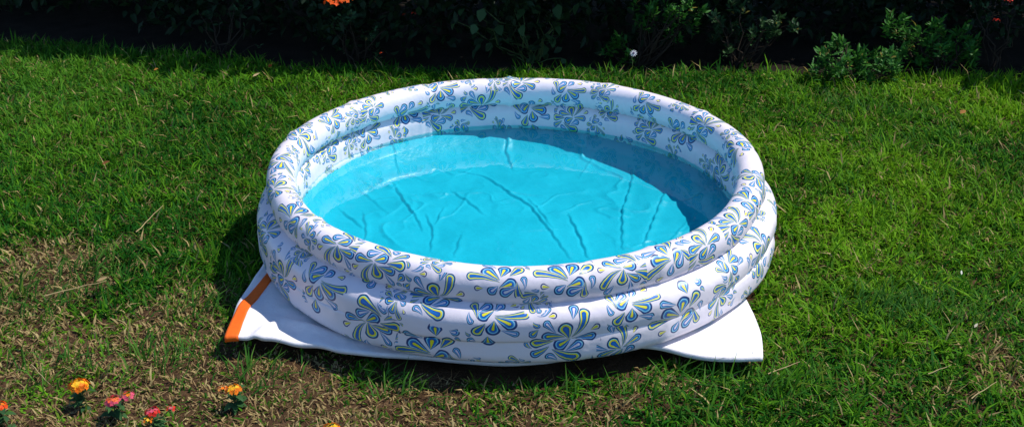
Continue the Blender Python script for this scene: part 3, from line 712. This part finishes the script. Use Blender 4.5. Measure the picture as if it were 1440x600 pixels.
# plants with flowers
def flower_head(root, e, rad_, cols, n_fl, name='flower_head', dome=.5, petal=.35):
    """cluster of small five-petalled florets on a dome"""
    k = np.arange(n_fl)+.5; phi_ = np.arccos(1-k/n_fl*(1.0)); th_ = np.pi*(1+5**.5)*k
    d = np.stack([np.cos(th_)*np.sin(phi_), np.sin(th_)*np.sin(phi_), np.cos(phi_)], -1)
    c_ = d*np.array((1, 1, dome))*rad_+np.asarray(e)[None]
    Ps, Ds, Ns, Cs = [], [], [], []
    for i_ in range(n_fl):
        nrm = Vector(d[i_])+Vector((random.gauss(0, .2), random.gauss(0, .2), .3)); nrm.normalize(); s_ = nrm.orthogonal().normalized(); u_ = nrm.cross(s_)
        a0 = random.uniform(0, 6.28); ring = phi_[i_]/(math.pi/2)
        base_c = cols[0] if ring < .55+random.uniform(-.15, .15) else cols[1]
        for j in range(5):
            a_ = a0+j*2*math.pi/5; dd = s_*math.cos(a_)+u_*math.sin(a_)+nrm*.25
            Ps.append(c_[i_]); Ds.append(tuple(dd)); Ns.append(tuple(nrm)); Cs.append(tuple(v*random.uniform(.8, 1.15) for v in base_c))
    n = len(Ps)
    V, T_, Cc = leaf_mesh(np.array(Ps), np.array(Ds), np.array(Ns), np.full(n, rad_*petal), np.full(n, rad_*petal*.8), np.clip(np.array(Cs), 0, .95), .1, .2)
    return mesh_obj(name, V, T_, M_petal, root, True, Cc)
ORANGE, RED, YELLOW, PINK, DKOR = (.85, .20, .01), (.70, .03, .02), (.90, .48, .02), (.75, .10, .16), (.80, .09, .01)
b = at(492, 100, 0); b.z = 0; b.y += .12
r_ = low_shrub('flowering_plant', 'dark plant with a vivid orange flower cluster at the top edge', b,
               spots_px([(470, 22), (490, 18), (505, 20), (480, 38), (500, 40), (520, 60), (485, 66), (530, 50), (535, 68), (460, 30), (555, 36), (530, 80)], b.y, sp=5), .026, .014, G2, 12, .04)
for px, py, rd in ((468, 4, .034), (484, 0, .030), (456, -3, .022)): flower_head(r_, aty(px, py, 1.44)-b, rd, (DKOR, (.85, .12, .01)), 16)
flower_head(r_, aty(536, 75, b.y-.22)-b, .008, (DKOR, RED), 5)
flower_head(r_, aty(581, 19, b.y)-b, .010, (DKOR, RED), 6); flower_head(r_, aty(568, 21, b.y+.03)-b, .009, (DKOR, RED), 5)
b = at(300, 92, 0); b.z = 0; b.y += .12
r_ = low_shrub('twiggy_plant', 'thin twiggy plant with a pink flower in the left shade', b,
               spots_px([(280, 18), (292, 22), (310, 30), (326, 8), (338, 12), (345, 34), (285, 60), (330, 0), (362, 60)], b.y, sp=4), .024, .007, G2, 5, .03)
flower_head(r_, aty(352, -1, b.y)-b, .012, (PINK, (.7, .25, .5)), 7)
b = at(1412, 112, 0); b.z = 0; b.y += .12
r_ = low_shrub('flowering_plant', 'dark plant with small red flowers in the far right shade', b,
               spots_px([(1380, 10), (1390, 25), (1405, 52), (1425, 50), (1415, 20), (1432, 15), (1375, 4), (1438, 40)], b.y, sp=4), .022, .010, G2, 6, .03)
flower_head(r_, aty(1401, 29, b.y-.25)-b, .013, (RED, (.75, .05, .02)), 8); flower_head(r_, aty(1418, 1, b.y-.25)-b, .015, (RED, (.75, .05, .02)), 9)
# white daisy
b = at(888, 106, 0); b.z = 0; b.y += .04
root = empty('white_daisy', b, 'single white daisy on a thin stem behind the pool rim', 'flower')
e = aty(891, 75, b.y)-b
V, Fc = tubes([(curve((0, 0, -.01), e, 5, .03), [.0016]*6)], 5); mesh_obj('stem', V, Fc, M_stem, root)
nn = Vector((-.25, -.75, .6)).normalized(); s_ = nn.orthogonal().normalized(); u_ = nn.cross(s_)
an = np.arange(10)*2*math.pi/10
D = np.array([tuple(s_*math.cos(a_)+u_*math.sin(a_)) for a_ in an])
pt = leaf_mesh(np.tile(np.array(e), (10, 1))+D*.003, D, np.tile(np.array(nn), (10, 1)), np.full(10, .014), np.full(10, .0055), np.full((10, 3), .82), .1, .1)
mesh_obj('petals', pt[0], pt[1], M_petal, root, True, pt[2])
V, Fc = tubes([([e-nn*.001, e+nn*.002, e+nn*.004], [.004, .0042, .001])], 8); mesh_obj('flower_centre', V, Fc, plain('daisy_eye', (.10, .06, .14), .8), root)

# ------------------------------------------------------------------ flowers in the foreground
def lantana(label, px, py, hz, rad_, cols, n_fl, n_leaf, extra=()):
    hz *= .52; rad_ *= .9; e_w = at(px, py, hz); b = Vector((e_w.x+random.uniform(-.01, .01), e_w.y+.01, 0)); b.z = float(soil_height(np.array(b.x), np.array(b.y)))-.004
    root = empty('lantana', b, label, 'flower', 'lantana flowers in the front of the lawn')
    e = e_w-b; stems = [(curve((0, 0, 0), e-Vector((0, 0, .004)), 5, .03), [.0022, .002, .0018, .0016, .0015, .0014])]
    flower_head(root, e, rad_, cols, n_fl, dome=.26, petal=.40)
    for (dx, dy, dz, r2, c2, n2) in extra:
        e2 = e+Vector((dx, dy, dz)); stems.append((curve(e*.5, e2-Vector((0, 0, .003)), 4, .03), [.0016, .0015, .0014, .0013, .0012])); flower_head(root, e2, r2, c2, n2, dome=.3, petal=.45)
    V, Fc = tubes(stems, 5); mesh_obj('stem', V, Fc, M_stem, root)
    k = n_leaf+8; f_ = rng.uniform(.15, .95, k); a_ = rng.uniform(0, 6.28, k)
    Pn = np.array(e)[None]*f_[:, None]; D = np.stack([np.cos(a_), np.sin(a_), rng.uniform(-.1, .6, k)], -1)
    V, T_, Cc = leaf_mesh(Pn, D, np.tile((0, 0, 1.), (k, 1))+rng.normal(0, .2, (k, 3)), rng.uniform(.020, .040, k), rng.uniform(.012, .022, k), lerp((.028, .085, .028), (.05, .13, .035), rng.random(k)), .15, .35)
    for j in range(k):
        sel = np.arange(j*7, j*7+7)
        tri = np.array([(0, 6, 1), (0, 2, 6), (1, 6, 3), (2, 4, 6), (3, 6, 5), (4, 5, 6)])
        mesh_obj('leaf', V[sel], tri, M_leaf, root, True, Cc[sel])
lantana('orange yellow lantana head above the pinkish red ones, far from the mat', 111, 541, .13, .024, (YELLOW, ORANGE), 22, 8)
lantana('pinkish red lantana head just right of an orange yellow one', 160, 563, .11, .020, ((.85, .16, .05), PINK), 18, 9, extra=((.030, .012, .006, .014, (ORANGE, PINK), 10),))
lantana('red lantana head with a yellow floret at the bottom edge', 214, 578, .12, .017, (PINK, RED), 14, 8, extra=((.040, .006, .004, .010, (PINK, RED), 7), (-.006, -.018, -.010, .010, (YELLOW, ORANGE), 6), (-.004, -.024, -.028, .007, (ORANGE, ORANGE), 4)))
lantana('orange yellow lantana head close to the mat corner', 328, 547, .12, .019, (YELLOW, ORANGE), 16, 7, extra=((-.026, .004, .0, .011, (ORANGE, (.85, .30, .08)), 7),))
lantana('orange red lantana head cut by the left edge of the picture', -2, 571, .12, .019, (ORANGE, DKOR), 14, 6)
lantana('orange yellow lantana head cut by the bottom edge of the picture', 466, 602, .10, .020, (YELLOW, ORANGE), 16, 6)
# loose stalks, fallen leaves and bits lying on the grass
def stalk(label, p0, p1, rad_=.0016, z=.05):
    a_, b_ = at(*p0, z), at(*p1, z); V, Fc = tubes([(curve(a_, b_, 6, .008), [rad_*.8*(1-.08*k_) for k_ in range(7)])], 5)
    tag(mesh_obj('dry_stalk', V, Fc, M_twig), label, 'stalk', 'dry stalks lying on the lawn')
M_twig = plain('straw_stalk', (.36, .27, .13), .8, .1, 80, .25)
stalk('pale dry stalk lying on the lawn left of the pool', (191, 326), (229, 289), .0022)
stalk('long dry yellow stalk left of the striped mat corner', (62, 416), (150, 394), .0022)
stalk('short dry stalk above the orange lantana at the left', (44, 512), (76, 545), .0018)
stalk('dry stalk lying right of the mat corner', (1080, 525), (1125, 508), .0018)
stalk('dry stalk near the bottom right of the lawn', (1366, 560), (1402, 536), .0018)
stalk('dry stalk low on the right part of the lawn', (1222, 552), (1250, 572), .0016)
stalk('pale stalk standing in grass below the right bushes', (1305, 525), (1338, 512), .0016)
def fallen(label, px, py, L, W, colr, rz, z=.045):
    p_ = at(px, py, z); V, T_, Cc = leaf_mesh(np.zeros((1, 3)), np.array(((1., 0, 0),)), np.array(((0, 0, 1.),)), np.array((L,)), np.array((W,)), np.array((colr,)), .25, -.2)
    o = mesh_obj('fallen_leaf', V, T_, M_straw, None, True, Cc); o.location = p_; o.rotation_euler = (.3, -.2, rz)
    tag(o, label, 'leaf', 'fallen leaves and bits on the lawn')
fallen('tiny white bit on the grass right of the pool', 1352, 386, .018, .006, (.62, .60, .52), 1.3)
fallen('pale bit on the grass near the right edge', 1370, 460, .018, .007, (.50, .44, .33), .8)
fallen('brown fallen leaf on the left lawn', 143, 231, .030, .016, (.20, .08, .03), .2)
fallen('tan fallen leaf near the back left lawn edge', 355, 108, .035, .013, (.50, .36, .18), .6)
fallen('orange brown fallen leaf in the upper left lawn', 216, 99, .022, .016, (.45, .20, .04), .1)
fallen('small reddish fallen leaf at the back lawn edge', 378, 95, .022, .016, (.42, .08, .02), 1.2)
fallen('brown fallen leaf in the right rear lawn', 1350, 160, .030, .020, (.34, .16, .05), .5)
fallen('curled tan fallen leaf left of the mat stripe', 135, 395, .035, .014, (.45, .30, .14), .1)
